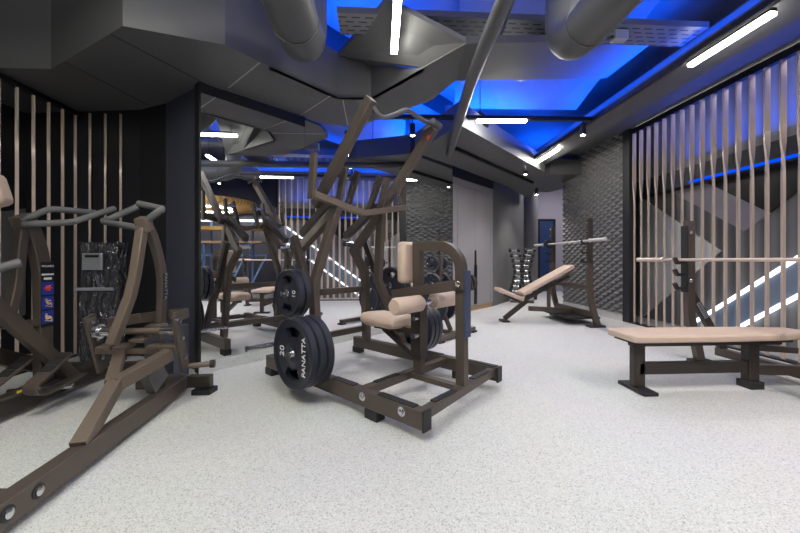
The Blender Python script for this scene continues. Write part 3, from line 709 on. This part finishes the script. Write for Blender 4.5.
# ------------------------------------------------------------------ left machines
def lever_machine():
    X = -1.55
    t = thing('leg_press_machine', (X, 2.2, 0), 'bronze lever machine in the left foreground with an angular grey grip on top', 'gym machine')
    B, L, D = M['bronze'], M['bronze_light'], M['dark_bronze']
    mb = MB(); mb.bar((-1.405, .95, .09), (X, 2.86, .09), .075, .105); mb.bar((-1.48, 1.44, .10), (-2.2, 1.50, .10), .09, .08); mb.bar((-1.9, 2.87, .09), (X-.03, 2.87, .09), .075, .10); mb.build('floor_beam', B, t, .005)
    mb = MB(); mb.bar((X+.03, 2.87, .09), (-1.34, 2.87, .09), .07, .09); mb.build('cross_foot', D, t, .005)
    mb = MB(); mb.path([(-1.46, 2.83, .02), (-1.35, 2.83, .02), (-1.34, 2.91, .02)], .07, .04); mb.build('rubber_foot', M['rubber'], t, .004)
    mb = MB(); mb.obox((-1.41, 1.0, .018), (.045, 0, 0), (0, .06, 0), (0, 0, .018)); mb.build('rubber_foot', M['rubber'], t, .004)
    for y in (1.40, 1.53):
        mb = MB(); mb.lathe((-1.405-.0785*(y-.95)+.037, y, .095), (1, .0785, 0), [(0, .019), (.012, .019), (.017, .010)], 16); mb.build('bolt', M['steel'], t)
        mb = MB(); mb.lathe((-1.405-.0785*(y-.95)+.036, y, .095), (1, .0785, 0), [(0, .03), (.006, .03), (.007, .02)], 20); mb.build('washer', M['rubber'], t)
    mb = MB(); mb.obox((-1.4815, 2.42, .10), (.001, 0, 0), (-.00125, .016, 0), (0, 0, .014)); mb.build('warning_sticker', M['yellow'], t)
    # rising strut with fork
    mb = MB(); mb.path([(-1.472, 1.80, .13), (X-.02, 2.18, .315)], .07, .075); mb.path([(X-.02, 2.17, .31), (-1.45, 2.50, .40)], .07, .08); mb.path([(X-.04, 2.17, .31), (-1.78, 2.50, .40)], .065, .07); mb.build('fork_strut', L, t, .004)
    mb = MB(); mb.bar((X-.02, 2.62, .13), (X-.04, 2.42, .36), .06, .075, (0, 1, 0)); mb.build('brace', B, t, .004)
    mb = MB(); mb.obox((X-.0, 2.50, .25), (.03, 0, 0), (0, .07, .04), (0, -.04, .07)); mb.build('stop_plate', M['grey_tube'], t, .004)
    mb = MB(); mb.bar((-1.97, 2.56, .415), (-1.42, 2.54, .415), .05, .035); mb.build('foot_bar', L, t, .003)
    for i, x in enumerate((-1.90, -1.79, -1.68, -1.57, -1.47)):
        mb = MB(); mb.obox((x, 2.56, .445+(.05 if i == 2 else 0)), (.048, 0, 0), (0, .05, .006), (0, -.002, .012)); mb.build('foot_block', L, t, .002)
    mb = MB(); mb.obox((-1.66, 2.70, .56), (.06, 0, 0), (0, .04, .005), (0, -.002, .012)); mb.build('foot_block', L, t, .002)
    for x, n in ((-1.98, 'side_plate'), (-1.41, 'side_plate')):
        mb = MB(); mb.bar((x, 2.62, .26), (x, 2.50, .67), .022, .085, (0, 1, 0)); mb.build(n, B, t, .003)
        for z in (.36, .50, .63):
            mb = MB(); mb.lathe((x+(.011 if x > -1.7 else .011), 2.59-.29*(z-.36), z), (1, 0, 0), [(0, .018), (.014, .018), (.018, .01)], 12); mb.build('bolt', M['steel'], t)
    mb = MB(); mb.cyl((-1.98, 2.54, .555), (-1.41, 2.54, .555), .022, 16); mb.build('axle', L, t)
    mb = MB(); mb.lathe((-1.96, 2.54, .555), (1, 0, 0), [(0, .05), (.03, .05), (.03, .035), (.1, .035), (.1, .022)], 20); mb.build('bearing', M['steel'], t); mb = MB(); mb.lathe((-1.425, 2.54, .555), (-1, 0, 0), [(0, .04), (.03, .04), (.03, .03), (.1, .03)], 20); mb.build('bearing', M['steel'], t)
    mb = MB(); mb.path([(-1.42, 2.50, .65), (-1.50, 2.82, .64), (-1.86, 2.82, .60), (-1.93, 2.6, .60)], .02, .075); mb.build('rear_yoke', B, t, .003)
    # lever arms
    mb = MB(); mb.path([(-1.74, 2.38, .50), (-1.71, 2.50, .80), (-1.69, 2.52, .95), (-1.66, 2.55, 1.30)], .054, .062, (0, 1, 0)); mb.build('front_lever', L, t, .005)
    mb = MB(); mb.path(curve([(-1.66, 2.74, .46), (-1.655, 2.76, .80), (-1.655, 2.74, 1.0), (-1.655, 2.66, 1.20), (-1.66, 2.58, 1.32)], 4), .045, .068, (0, 1, 0)); mb.build('rear_lever', B, t, .004)
    mb = MB(); mb.obox((-1.631, 2.765, .85), (.001, 0, 0), (0, .03, 0), (0, 0, .10)); stk = mb.build('sticker', M['black'], t)
    text('PANATTA', .045, M['silver'], 'lettering', stk, (-1.629, 2.765, .85), (0, 0, -1), (0, 1, 0), .0008)
    mb = MB(); mb.obox((-1.65, 2.55, 1.30), (.04, 0, 0), (0, .036, .016), (0, -.018, .046)); mb.build('lever_head', L, t, .006)
    mb = MB(); mb.tube([(-1.66, 2.53, 1.27), (-1.98, 2.64, 1.325), (-2.0, 2.66, 1.335), (-2.0, 2.69, 1.345), (-1.86, 2.80, 1.46)], .023, 14); mb.build('hand_grip', M['grey_tube'], t); mb = MB(); mb.tube([(-1.63, 2.55, 1.33), (-1.53, 2.52, 1.39), (-1.515, 2.525, 1.40), (-1.525, 2.54, 1.41), (-1.73, 2.62, 1.455)], .023, 14); mb.build('hand_grip', M['grey_tube'], t)
    mb = MB(); mb.cyl((-1.41, 2.66, .27), (-1.26, 2.69, .275), .02, 14); mb.build('plate_peg', M['bronze_light'], t)
    mb = MB(); mb.cyl((-1.265, 2.69, .275), (-1.235, 2.696, .275), .03, 14); mb.build('peg_cap', M['rubber'], t)
lever_machine()

def row_machine():
    X = -2.45
    t = thing('rowing_machine', (X, 2.6, 0), 'bronze lever machine at the left edge with a blue picture sticker on its curved column', 'gym machine')
    B, L, D = M['bronze'], M['bronze_light'], M['dark_bronze']
    mb = MB(); mb.bar((X, 1.2, .105), (X, 3.25, .105), .08, .12); mb.bar((-2.85, 3.22, .10), (-2.05, 3.22, .10), .08, .10); mb.build('floor_beam', D, t, .005)
    mb = MB(); mb.obox((X, 1.25, .023), (.045, 0, 0), (0, .06, 0), (0, 0, .023)); mb.build('rubber_foot', M['rubber'], t, .004)
    mb = MB(); mb.obox((-2.09, 3.22, .025), (.05, 0, 0), (0, .045, 0), (0, 0, .025)); mb.obox((-2.81, 3.22, .025), (.05, 0, 0), (0, .045, 0), (0, 0, .025)); mb.build('rubber_foot', M['rubber'], t, .004)
    # curved column and inner arm
    mb = MB(); mb.path(curve([(X, 2.575, 1.31), (X, 2.63, 1.20), (X, 2.67, 1.05), (X, 2.69, .85), (X, 2.695, .16)], 4), .06, .10, (0, 1, 0)); mb.build('column', B, t, .006)
    mb = MB(); mb.path(curve([(X, 2.555, 1.30), (X, 2.53, 1.15), (X, 2.50, .85), (X, 2.43, .60)], 4), .05, .06, (0, 1, 0)); mb.build('front_arm', B, t, .006)
    mb = MB(); mb.obox((X, 2.555, 1.325), (.042, 0, 0), (0, .052, .025), (0, -.013, .034)); mb.build('column_head', B, t, .008)
    # stickers on the column's side (+x faces the room)
    xs = X+.0315
    mb = MB(); mb.obox((xs, 2.693, .80), (.001, 0, 0), (0, .05, 0), (0, 0, .235)); stk = mb.build('sticker', M['black'], t)
    for z, m_, k in ((.845, 'sticker_red', 0), (.74, 'sticker_tan', 1), (.635, 'sticker_tan', 2)):
        mb = MB(); mb.obox((xs+.001, 2.693, z), (.001, 0, 0), (0, .046, 0), (0, 0, .046)); mb.build('picture_panel', M['sticker_blue'], stk)
        mb = MB()
        def ln(a, b_, r): mb.cyl((xs+.003, 2.693+a[0], z+a[1]), (xs+.003, 2.693+b_[0], z+b_[1]), r, 6)
        if k == 0:
            for a in range(0, 360, 60): ln((0, 0), (.03*math.cos(math.radians(a)), .022*math.sin(math.radians(a))), .006)
        else:
            d = .006 if k == 1 else -.006
            ln((-.015, .022), (-.015, .027), .008); ln((-.015, .016), (-.004+d, -.012), .008); ln((-.004+d, -.012), (.024, -.006), .006); ln((.024, -.006), (.028, -.03), .005); ln((-.012, .012), (.02, .006+d), .0045); ln((-.02, -.022), (.03, -.034), .004)
        mb.build('picture_print', M[m_], stk)
    text('WELLNESS', .020, M['white_print'], 'lettering', stk, (xs+.002, 2.693, 1.005), (0, 1, 0), (0, 0, 1), .0008)
    mb = MB(); mb.obox((xs+.001, 2.693, .945), (.001, 0, 0), (0, .046, 0), (0, 0, .006)); mb.obox((xs+.001, 2.693, .915), (.001, 0, 0), (0, .03, 0), (0, 0, .008)); mb.build('white_print', M['white_print'], stk)
    # handles
    mb = MB(); mb.tube([(-2.42, 2.52, 1.32), (-2.32, 2.58, 1.40), (-2.30, 2.61, 1.41), (-2.22, 2.86, 1.42)], .022, 14); mb.build('hand_grip', M['grey_tube'], t); mb = MB(); mb.tube([(-2.40, 2.50, 1.29), (-2.18, 2.56, 1.31), (-2.14, 2.58, 1.32), (-2.06, 2.84, 1.45)], .022, 14); mb.build('hand_grip', M['grey_tube'], t)
    mb = MB(); mb.tube([(-2.36, 1.95, .90), (-2.20, 2.27, 1.035)], .026, 14); mb.build('side_handle', M['grey_tube'], t)
    # diagonal beam and lower brace
    mb = MB(); mb.bar((-2.36, 2.05, 1.04), (-2.36, 2.82, .16), .06, .085); mb.build('diagonal_beam', B, t, .005)
    mb = MB(); mb.bar((-2.62, 2.1, .62), (-2.62, 3.0, .16), .07, .10); mb.build('lower_brace', D, t, .005)
    mb = MB(); mb.bar((X, 2.44, .62), (X, 2.66, .60), .05, .05); mb.build('tie_bar', B, t, .004)
    # bent foot plates
    for x, y in ((-2.26, 2.45), (-2.44, 2.36)):
        pr = [(y+.34, .19), (y+.20, .165), (y+.04, .155), (y-.02, .17), (y-.05, .205), (y-.03, .245), (y+.02, .27), (y+.21, .37)]
        mb = MB(); mb.path(curve([(x, a, b_) for a, b_ in pr], 4), .135, .014, (0, 0, 1)); 
        mb = MB(); pts = curve([(x, a, b_) for a, b_ in pr], 4); n = len(pts); vs = []
        for i in range(n):
            d = (pts[min(i+1, n-1)]-pts[max(i-1, 0)]).normalized(); nn = d.cross(V((1, 0, 0)))
            for a, b_ in ((-1, -1), (1, -1), (1, 1), (-1, 1)): vs.append(pts[i]+V((a*.046, 0, 0))+nn*(b_*.008))
        fs = [[i*4+j, i*4+(j+1) % 4, i*4+4+(j+1) % 4, i*4+4+j] for i in range(n-1) for j in range(4)]+[[3, 2, 1, 0], [(n-1)*4+q for q in range(4)]]
        mb.add(vs, fs); mb.build('foot_plate', B, t, .002)
        dd = V((0, .26, .135)).normalized(); uu = V((0, -dd.z, dd.y))
        for f in (.30, .62, .9):
            mb = MB(); mb.obox(V((x, y+.02, .27))+V((0, .19, .10))*f+uu*.011, V((.038, 0, 0)), dd*.028, uu*.003); mb.build('grip_strip', M['rubber'], t)
    mb = MB(); mb.cyl((-2.52, 2.52, .155), (-2.18, 2.62, .155), .018, 12); mb.build('foot_axle', M['steel'], t)
    mb = MB(); mb.obox((-2.40, 2.475, .168), (.001, 0, 0), (0, .016, 0), (0, 0, .012)); mb.build('warning_sticker', M['yellow'], t)
    # beige pad at the near end
    mb = MB(); mb.obox((-2.28, 2.20, 1.46), (.05, .02, .02), (-.03, .07, .0), (-.02, -.01, .09)); mb.build('pad', M['pad'], t, .03)
    mb = MB(); mb.bar((-2.36, 2.07, 1.02), (-2.31, 2.19, 1.40), .04, .04, (0, 1, 0)); mb.build('pad_post', B, t, .004)
row_machine()

# wrapped machine in the corner and the dark box by the pillar
t = thing('wrapped_console', (-2.84, 3.80, 0), 'black equipment wrapped in shiny clear film, standing in the left corner', 'wrapped equipment')
mb = MB(); n = 14; vs = []; zs = [0, .1, .3, .5, .7, .85, 1.0, 1.12, 1.2, 1.22]
for z in zs:
    for j in range(n):
        a = 2*math.pi*j/n; k = .93+random.random()*.12
        x = math.copysign(abs(math.cos(a))**.4, math.cos(a))*.195*k; y = math.copysign(abs(math.sin(a))**.4, math.sin(a))*.10*k
        vs.append((-2.84+x, 3.78+y, z+(random.random()*.02 if z > .9 else 0)))
fs = [[i*n+j, i*n+(j+1) % n, i*n+n+(j+1) % n, i*n+n+j] for i in range(len(zs)-1) for j in range(n)]+[list(range(n))[::-1], [(len(zs)-1)*n+j for j in range(n)]]
mb.add(vs, fs); mb.build('film_wrap', M['film'], t)
MB().box(-2.96, -2.77, 3.655, 3.672, .95, 1.12).build('label_panel', M['silver'], t, .004)
MB().box(-2.93, -2.80, 3.650, 3.658, 1.075, 1.10).build('display', M['black'], t)
MB().box(-3.03, -2.66, 3.652, 3.665, .745, .775).build('tape_band', M['silver'], t)
t = MB().box(-1.98, -1.74, 3.06, 3.30, 0, .47).build('storage_box', M['wall_navy'], None, .006, loc=(-1.86, 3.18, 0)); tag(t, 'plain dark box on the floor against the navy pillar', 'box')

# ------------------------------------------------------------------ tall cabinet
t = thing('tall_cabinet', W(5.2, -.1, 0), 'tall mauve-grey built-in cabinet with a black vertical handle, right of the mirror', 'cabinet')
def wb(s0, s1, d0, d1, z0, z1): return MB().prism([W(s0, d0, z0), W(s1, d0, z0), W(s1, d1, z0), W(s0, d1, z0)], (0, 0, z1-z0))
wb(SCAB0, SCAB1, -.32, -.135, .1, 2.64).build('body', M['cabinet'], t, smooth=False)
wb(SCAB0, SCAB1, -.32, -.14, 0, .1).build('plinth', M['oak'], t, smooth=False)
segs = [(SCAB0, SCAB0+.33), (SCAB0+.34, 5.30), (5.308, 5.97), (5.98, SCAB1)]
for i, (a, b_) in enumerate(segs):
    d = wb(a, b_, -.134, -.115, .105, 2.50).build('door' if i in (1, 2) else 'side_filler', M['cabinet'], t, .002, smooth=False)
    if i == 1: dleaf = d
wb(SCAB0, SCAB1, -.134, -.115, 2.51, 2.64).build('top_filler', M['cabinet'], t, .002, smooth=False)
wb(5.26, 5.35, -.114, -.09, .14, .95).build('handle', M['black'], dleaf, .004, smooth=False)
wb(5.275, 5.335, -.114, -.10, .95, 1.25).build('handle', M['black'], dleaf, .004, smooth=False)

# ------------------------------------------------------------------ dumbbell rack
def dumbbells():
    c = V((3.52, 8.50, 0)); k = 1.0
    t = thing('dumbbell_rack', c, 'white X-shaped dumbbell tower standing before the round column', 'rack')
    a = V((.93, -.37, 0)).normalized(); b_ = V((-a.y, a.x, 0)); H = 1.33
    xs = lambda z: .07+.17*((abs(z-.72)/.72)**1.3)
    mb = MB(); mb.bar(c-a*.27+EZ*.025, c+a*.27+EZ*.025, .30, .05); mb.build('base', M['bronze'], t, .004)
    for s in (-1, 1):
        for off in (-.05, .05):
            mb = MB(); mb.tube(curve([c+a*(s*xs(z)+off)+EZ*z for z in (.04, .25, .5, .72, .95, 1.15, H)], 4), .014, 10); mb.build('upright', M['silver'], t)
        for i in range(10):
            z = .10+i*.127; p = c+a*(s*xs(z))+EZ*z
            mb = MB(); mb.obox(p+b_*-.03, a*.06, b_*.04, EZ*.008); mb.build('cradle', M['silver'], t)
            d = thing('dumbbell', p-b_*.05+EZ*.048, 'small black dumbbell with pale grip on the X-shaped tower', 'dumbbell', 'dumbbells on the X-shaped tower')
            q = p-b_*.05+EZ*.05; r = .070-.0026*i
            for e in (-1, 1):
                mb = MB(); mb.lathe(q+a*(e*.065), a*e, [(0, r*.8), (.008, r), (.06, r), (.07, r*.75)], 8); mb.build('head', M['rubber'], d)
            mb = MB(); mb.cyl(q-a*.07, q+a*.07, .018, 8); mb.build('grip', M['steel'], d)
dumbbells()

# ------------------------------------------------------------------ benches and racks
def barbell(p, d, L, label, m='steel'):
    p, d = V(p), V(d).normalized(); t = thing('barbell', p, label, 'barbell')
    mb = MB(); mb.cyl(p-d*(L/2-.36), p+d*(L/2-.36), .015, 14); mb.build('shaft', M[m], t)
    for s in (-1, 1):
        mb = MB(); mb.lathe(p+d*(s*(L/2-.38)), d*s, [(0, .03), (.025, .03), (.026, .025), (.38, .025), (.385, .018)], 16); mb.build('sleeve', M[m], t)
    return t
def incline():
    t = thing('incline_bench', (2.9, 5.75, 0), 'incline press bench with beige pads and upright posts before the diamond relief wall', 'bench')
    B, D = M['bronze'], M['dark_bronze']; y0 = 5.87
    for y in (5.29, 6.47):
        mb = MB(); mb.path(curve([(3.27, y, 1.0), (3.27, y, .75), (3.29, y, .42), (3.37, y, .12), (3.40, y, .03)], 4), .06, .085, (1, 0, 0)); mb.build('lower_post', B, t, .004)
        mb = MB(); mb.bar((3.27, y, .72), (3.27, y, 1.70), .055, .075, (1, 0, 0)); mb.build('upright', D, t, .004)
        mb = MB(); mb.obox((3.37, y, .015), (.13, 0, 0), (0, .06, 0), (0, 0, .015)); mb.build('foot', M['rubber'], t, .004)
        for z in (1.02, 1.16, 1.304):
            mb = MB(); mb.path([(3.23, y, z), (3.16, y, z), (3.135, y, z+.05)], .03, .03, (0, 0, 1)); mb.build('bar_hook', M['rubber'], t, .003)
        for z in (.95, 1.5, 1.63):
            mb = MB(); mb.lathe((3.23, y, z), (-1, 0, 0), [(0, .016), (.012, .016), (.016, .008)], 10); mb.build('bolt', M['steel'], t)
    mb = MB(); mb.bar((3.33, 5.29, .20), (3.33, 6.47, .20), .06, .08); mb.bar((3.28, 5.29, .62), (3.28, 6.47, .62), .05, .07); mb.bar((2.55, y0, .22), (3.30, y0, .18), .06, .08); mb.bar((2.9, y0, .24), (2.9, y0, .66), .05, .05, (1, 0, 0)); mb.build('frame', B, t, .004)
    mb = MB(); mb.bar((2.52, y0, .36), (2.12, y0, .05), .06, .075); mb.build('front_leg', D, t, .004)
    mb = MB(); mb.obox((2.12, y0, .015), (.06, 0, 0), (0, .11, 0), (0, 0, .015)); mb.build('foot', M['rubber'], t, .004)
    mb = MB(); mb.bar((2.45, y0, .36), (3.25, y0, .78), .07, .05); mb.build('back_frame', D, t, .003)
    d = V((.88, 0, .47)).normalized(); u = V((-d.z, 0, d.x))
    mb = MB(); mb.obox(V((2.86, y0, .665))+u*.05, d*.50, V((0, .15, 0)), u*.035); mb.build('back_pad', M['pad'], t, .018)
    d = V((-.40, 0, .17)).normalized(); u = V((-d.z, 0, d.x)); u = u if u.z > 0 else -u
    mb = MB(); mb.obox(V((2.20, y0, .47))+u*.0, d*.23, V((0, .15, 0)), u*.033); mb.build('seat_pad', M['pad'], t, .018)
    mb = MB(); mb.bar((2.38, y0, .34), (2.12, y0, .455), .06, .04); mb.build('seat_frame', D, t, .003)
    mb = MB(); mb.box(3.0, 3.55, 5.45, 6.4, .10, .13); mb.build('spotter_step', M['rubber'], t, .004)
incline()
bb = barbell((3.16, 5.86, 1.345), (0, 1, 0), 2.25, 'steel barbell resting on the incline bench posts before the relief wall', 'bar_steel')
t = plate(.085, .03, (3.16, 6.42, 1.345), (0, 1, 0), 'small black disc on the far end of the steel barbell', holes=0)

def flat():
    t = thing('flat_bench', (2.6, 2.72, 0), 'flat beige press bench on dark legs with a bar rack, right foreground', 'bench')
    B, D = M['bronze'], M['dark_bronze']; Y = 2.72
    pts = [(1.93, 2.57), (1.96, 2.545), (2.78, 2.545), (3.15, 2.56), (3.48, 2.61), (3.50, 2.72), (3.48, 2.83), (3.15, 2.88), (2.78, 2.895), (1.96, 2.895), (1.93, 2.87)]
    mb = MB(); mb.prism([V((x, y, .415)) for x, y in pts], (0, 0, .055)); mb.build('bench_pad', M['pad'], t, .014)
    MB().box(1.97, 3.28, 2.60, 2.84, .395, .416).build('pad_board', M['rubber'], t)
    mb = MB(); mb.bar((2.02, Y, .375), (3.3, Y, .375), .06, .04); mb.bar((2.08, Y, .175), (3.0, Y, .175), .06, .09); mb.build('frame', D, t, .003)
    mb = MB(); mb.bar((2.08, Y, .36), (2.08, Y, .03), .06, .09, (1, 0, 0)); mb.build('front_leg', D, t, .003)
    mb = MB(); mb.obox((2.08, Y, .014), (.06, 0, 0), (0, .15, 0), (0, 0, .014)); mb.build('foot', M['rubber'], t, .004)
    mb = MB(); mb.bar((3.05, Y, .37), (3.05, Y, .06), .07, .09, (1, 0, 0)); mb.build('rear_leg', D, t, .003)
    mb = MB(); mb.obox((3.05, Y, .03), (.06, 0, 0), (0, .06, 0), (0, 0, .03)); mb.build('foot', M['rubber'], t, .004)
    mb = MB(); mb.bar((3.08, Y, .15), (3.55, Y, .13), .06, .08); mb.bar((3.08, Y, .33), (3.45, Y, .30), .05, .05); mb.bar((3.52, 1.98, .10), (3.52, 3.46, .10), .07, .08); mb.build('rack_base', B, t, .004)
    for y in (2.02, 3.42):
        mb = MB(); mb.bar((3.17, y, .60), (3.17, y, 1.45), .055, .085, (1, 0, 0)); mb.build('upright', B, t, .004)
        mb = MB(); mb.path(curve([(3.17, y, .66), (3.18, y, .45), (3.24, y, .22), (3.28, y, .03)], 4), .06, .08, (1, 0, 0)); mb.build('lower_post', B, t, .004)
        mb = MB(); mb.obox((3.29, y, .014), (.10, 0, 0), (0, .055, 0), (0, 0, .014)); mb.build('foot', M['rubber'], t, .004)
        mb = MB(); mb.bar((3.18, y, .72), (3.54, y, .12), .05, .07, (0, 1, 0) if False else (1, 0, .6)); mb.build('brace', D, t, .004)
        mb = MB(); mb.obox((3.122, y, 1.06), (.012, 0, 0), (0, .034, 0), (0, 0, .34)); mb.build('hook_strip', M['rubber'], t, .003)
        for z in (.76, .90, 1.02):
            mb = MB(); mb.path([(3.115, y, z), (3.04, y, z), (3.012, y, z+.055)], .035, .03, (0, 0, 1)); mb.build('bar_hook', M['rubber'], t, .003)
        for z in (.84, 1.33):
            mb = MB(); mb.lathe((3.155, y-.0275, z), (0, -1, 0), [(0, .02), (.012, .02), (.018, .01)], 12); mb.build('bolt', M['steel'], t)
        d = V((.36, 0, -.60)).normalized()
        mb = MB(); mb.obox((3.29, y-.026, .535), d*.09, V((0, .0015, 0)), V((-d.z, 0, d.x))*.022); stk = mb.build('lettering_plate', M['silver'], t)
        text('PANATTA', .036, M['black'], 'lettering', stk, (3.29, y-.0285, .535), d, V((-d.z, 0, d.x)), .0006)
flat()
barbell((3.055, 2.88, 1.052), (0, 1, 0), 2.2, 'bronze barbell resting on the flat bench rack in front of the slats', 'slat')

# ------------------------------------------------------------------ zone on the right behind the camera, seen in the mirror
for x, y, z, r, mm, lab in ((5.3, .25, 2.50, 1.30, 'wood', 'golden wooden round canopy hanging over the blue rig, seen in the mirror'), (6.0, 2.0, 2.42, .42, 'duct', 'small grey round canopy beside the golden one, seen in the mirror')):
    t = thing('round_canopy', (x, y, z), lab, 'canopy')
    mb = MB(); mb.lathe((x, y, z), (0, 0, 1), [(0, .01), (0, r-.05), (.06, r), (.16, r), (.20, r-.04), (.2, .01)], 40); mb.build('canopy_disc', M[mm], t)
    if mm == 'wood':
        mb = MB(); mb.tube([(x+r*.5*math.cos(a*math.pi/12), y+r*.5*math.sin(a*math.pi/12), z-.012) for a in range(25)], .012, 8); mb.build('fill_ring', M['spot'], t)  # ring added to give the canopy underside its golden glow
    for e in (-.25, .25):
        mb = MB(); mb.cyl((x+e, y, z+.18), (x+e, y, 3.95), .008, 8); mb.build('hanging_rod', M['black'], t)
for z, dz, y1, m_, lab in ((1.86, .09, 1.9, 'wood', 'upper long wooden shelf of the blue rig, seen in the mirror'), (1.50, .06, 1.9, 'oak', 'lower long wooden shelf of the blue rig, seen in the mirror')):
    o = MB().box(4.6, 5.095, -2.6, y1, z, z+dz).build('wooden_shelf', M[m_], None, .004, loc=(4.85, -.4, z)); tag(o, lab, 'shelf')
t = thing('blue_truss_frame', (4.9, 0, 0), 'blue steel rig of uprights and diagonal braces carrying the long wooden shelves', 'rig')
for k in range(8):
    y = -2.4+.56*k
    mb = MB(); mb.bar((4.7, y, .16), (4.7, y, 1.50), .05, .05, (1, 0, 0)); mb.build('upright', M['blue_steel'], t)
    mb = MB(); mb.bar((5.12, y, .16), (5.12, y, 2.20), .05, .05, (1, 0, 0)); mb.build('rear_upright', M['blue_steel'], t)
    mb = MB(); mb.bar((4.7, y, .18), (4.95, y+.42, 1.15), .04, .04, (1, 0, 0)); mb.build('brace', M['blue_steel'], t)
for x, z, y1 in ((4.7, 1.18, 1.55), (4.95, 1.18, 1.95), (4.95, .30, 1.95)):
    mb = MB(); mb.bar((x, -2.42, z), (x, y1, z), .05, .05); mb.build('beam', M['blue_steel'], t)
MB().box(5.06, 5.095, -2.6, 1.95, 2.12, 2.18).build('light_bar', M['led'], t)
struct('trim_19', MB().box(4.3, 5.8, -3.5, 2.3, 0, .16), M['wall_grey'])
wall('wall_rig_back', (6.9, -3.4), (6.9, 2.3), 0, 3.95, M['wall_navy'], flip=True)

# ------------------------------------------------------------------ lights
def area(name, loc, size, sizey, energy, col, rot):
    l = bpy.data.lights.new(name, 'AREA'); l.shape = 'RECTANGLE'; l.size = size; l.size_y = sizey; l.energy = energy; l.color = col
    o = bpy.data.objects.new(name, l); COL.objects.link(o); o.location = loc; o.rotation_euler = rot; return o
UP = (math.pi, 0, 0); BLUE = (.0, .085, 1.0)
area('blue_cove', (1.6, 5.6, 3.15), 1.6, .8, 125, BLUE, UP)
area('blue_cove', (-.35, 4.0, 3.2), .6, .4, 53, BLUE, UP)
area('blue_cove', (.2, 2.9, 3.2), .7, .4, 47, BLUE, UP)
area('blue_cove', (3.05, 4.5, 3.05), .25, 4.5, 71, BLUE, UP)
area('blue_cove', (3.05, -.5, 3.05), .25, 4.5, 93, BLUE, UP)
area('blue_cove', (3.1, 4.2, 3.02), .03, 4.6, 53, BLUE, (0, math.radians(125), 0))
area('blue_cove', (3.9, 8.3, 3.2), .5, .8, 56, BLUE, UP)
area('blue_cove', (4.55, 4.0, 2.6), .2, 2.6, 20, BLUE, UP)
area('blue_cove', (.8, .8, 3.15), 2.2, 1.8, 93, BLUE, UP)
area('corridor_fill', (5.8, 9.6, 3.6), 1.2, 1.0, 45, (1, .95, 1), (0, 0, 0))  # added unseen area light, brightens the pale far wall
w = bpy.data.worlds.new('world'); SC.world = w; w.use_nodes = True
w.node_tree.nodes['Background'].inputs[0].default_value = (.5, .52, .6, 1); w.node_tree.nodes['Background'].inputs[1].default_value = .2

# ------------------------------------------------------------------ camera
cam = bpy.data.cameras.new('camera'); co = bpy.data.objects.new('camera', cam); COL.objects.link(co)
co.location = (0, 0, 1.05); co.rotation_euler = (math.pi/2, 0, -math.atan(20/350))
cam.sensor_width = 36; cam.lens = 36*350/800; cam.shift_y = -(266.5-260)/800; cam.clip_start = .05
SC.camera = co
SC.view_settings.view_transform = 'Standard'; SC.view_settings.look = 'None'; SC.view_settings.gamma = 1
SC.view_settings.exposure = .55
SC.view_settings.use_curve_mapping = False
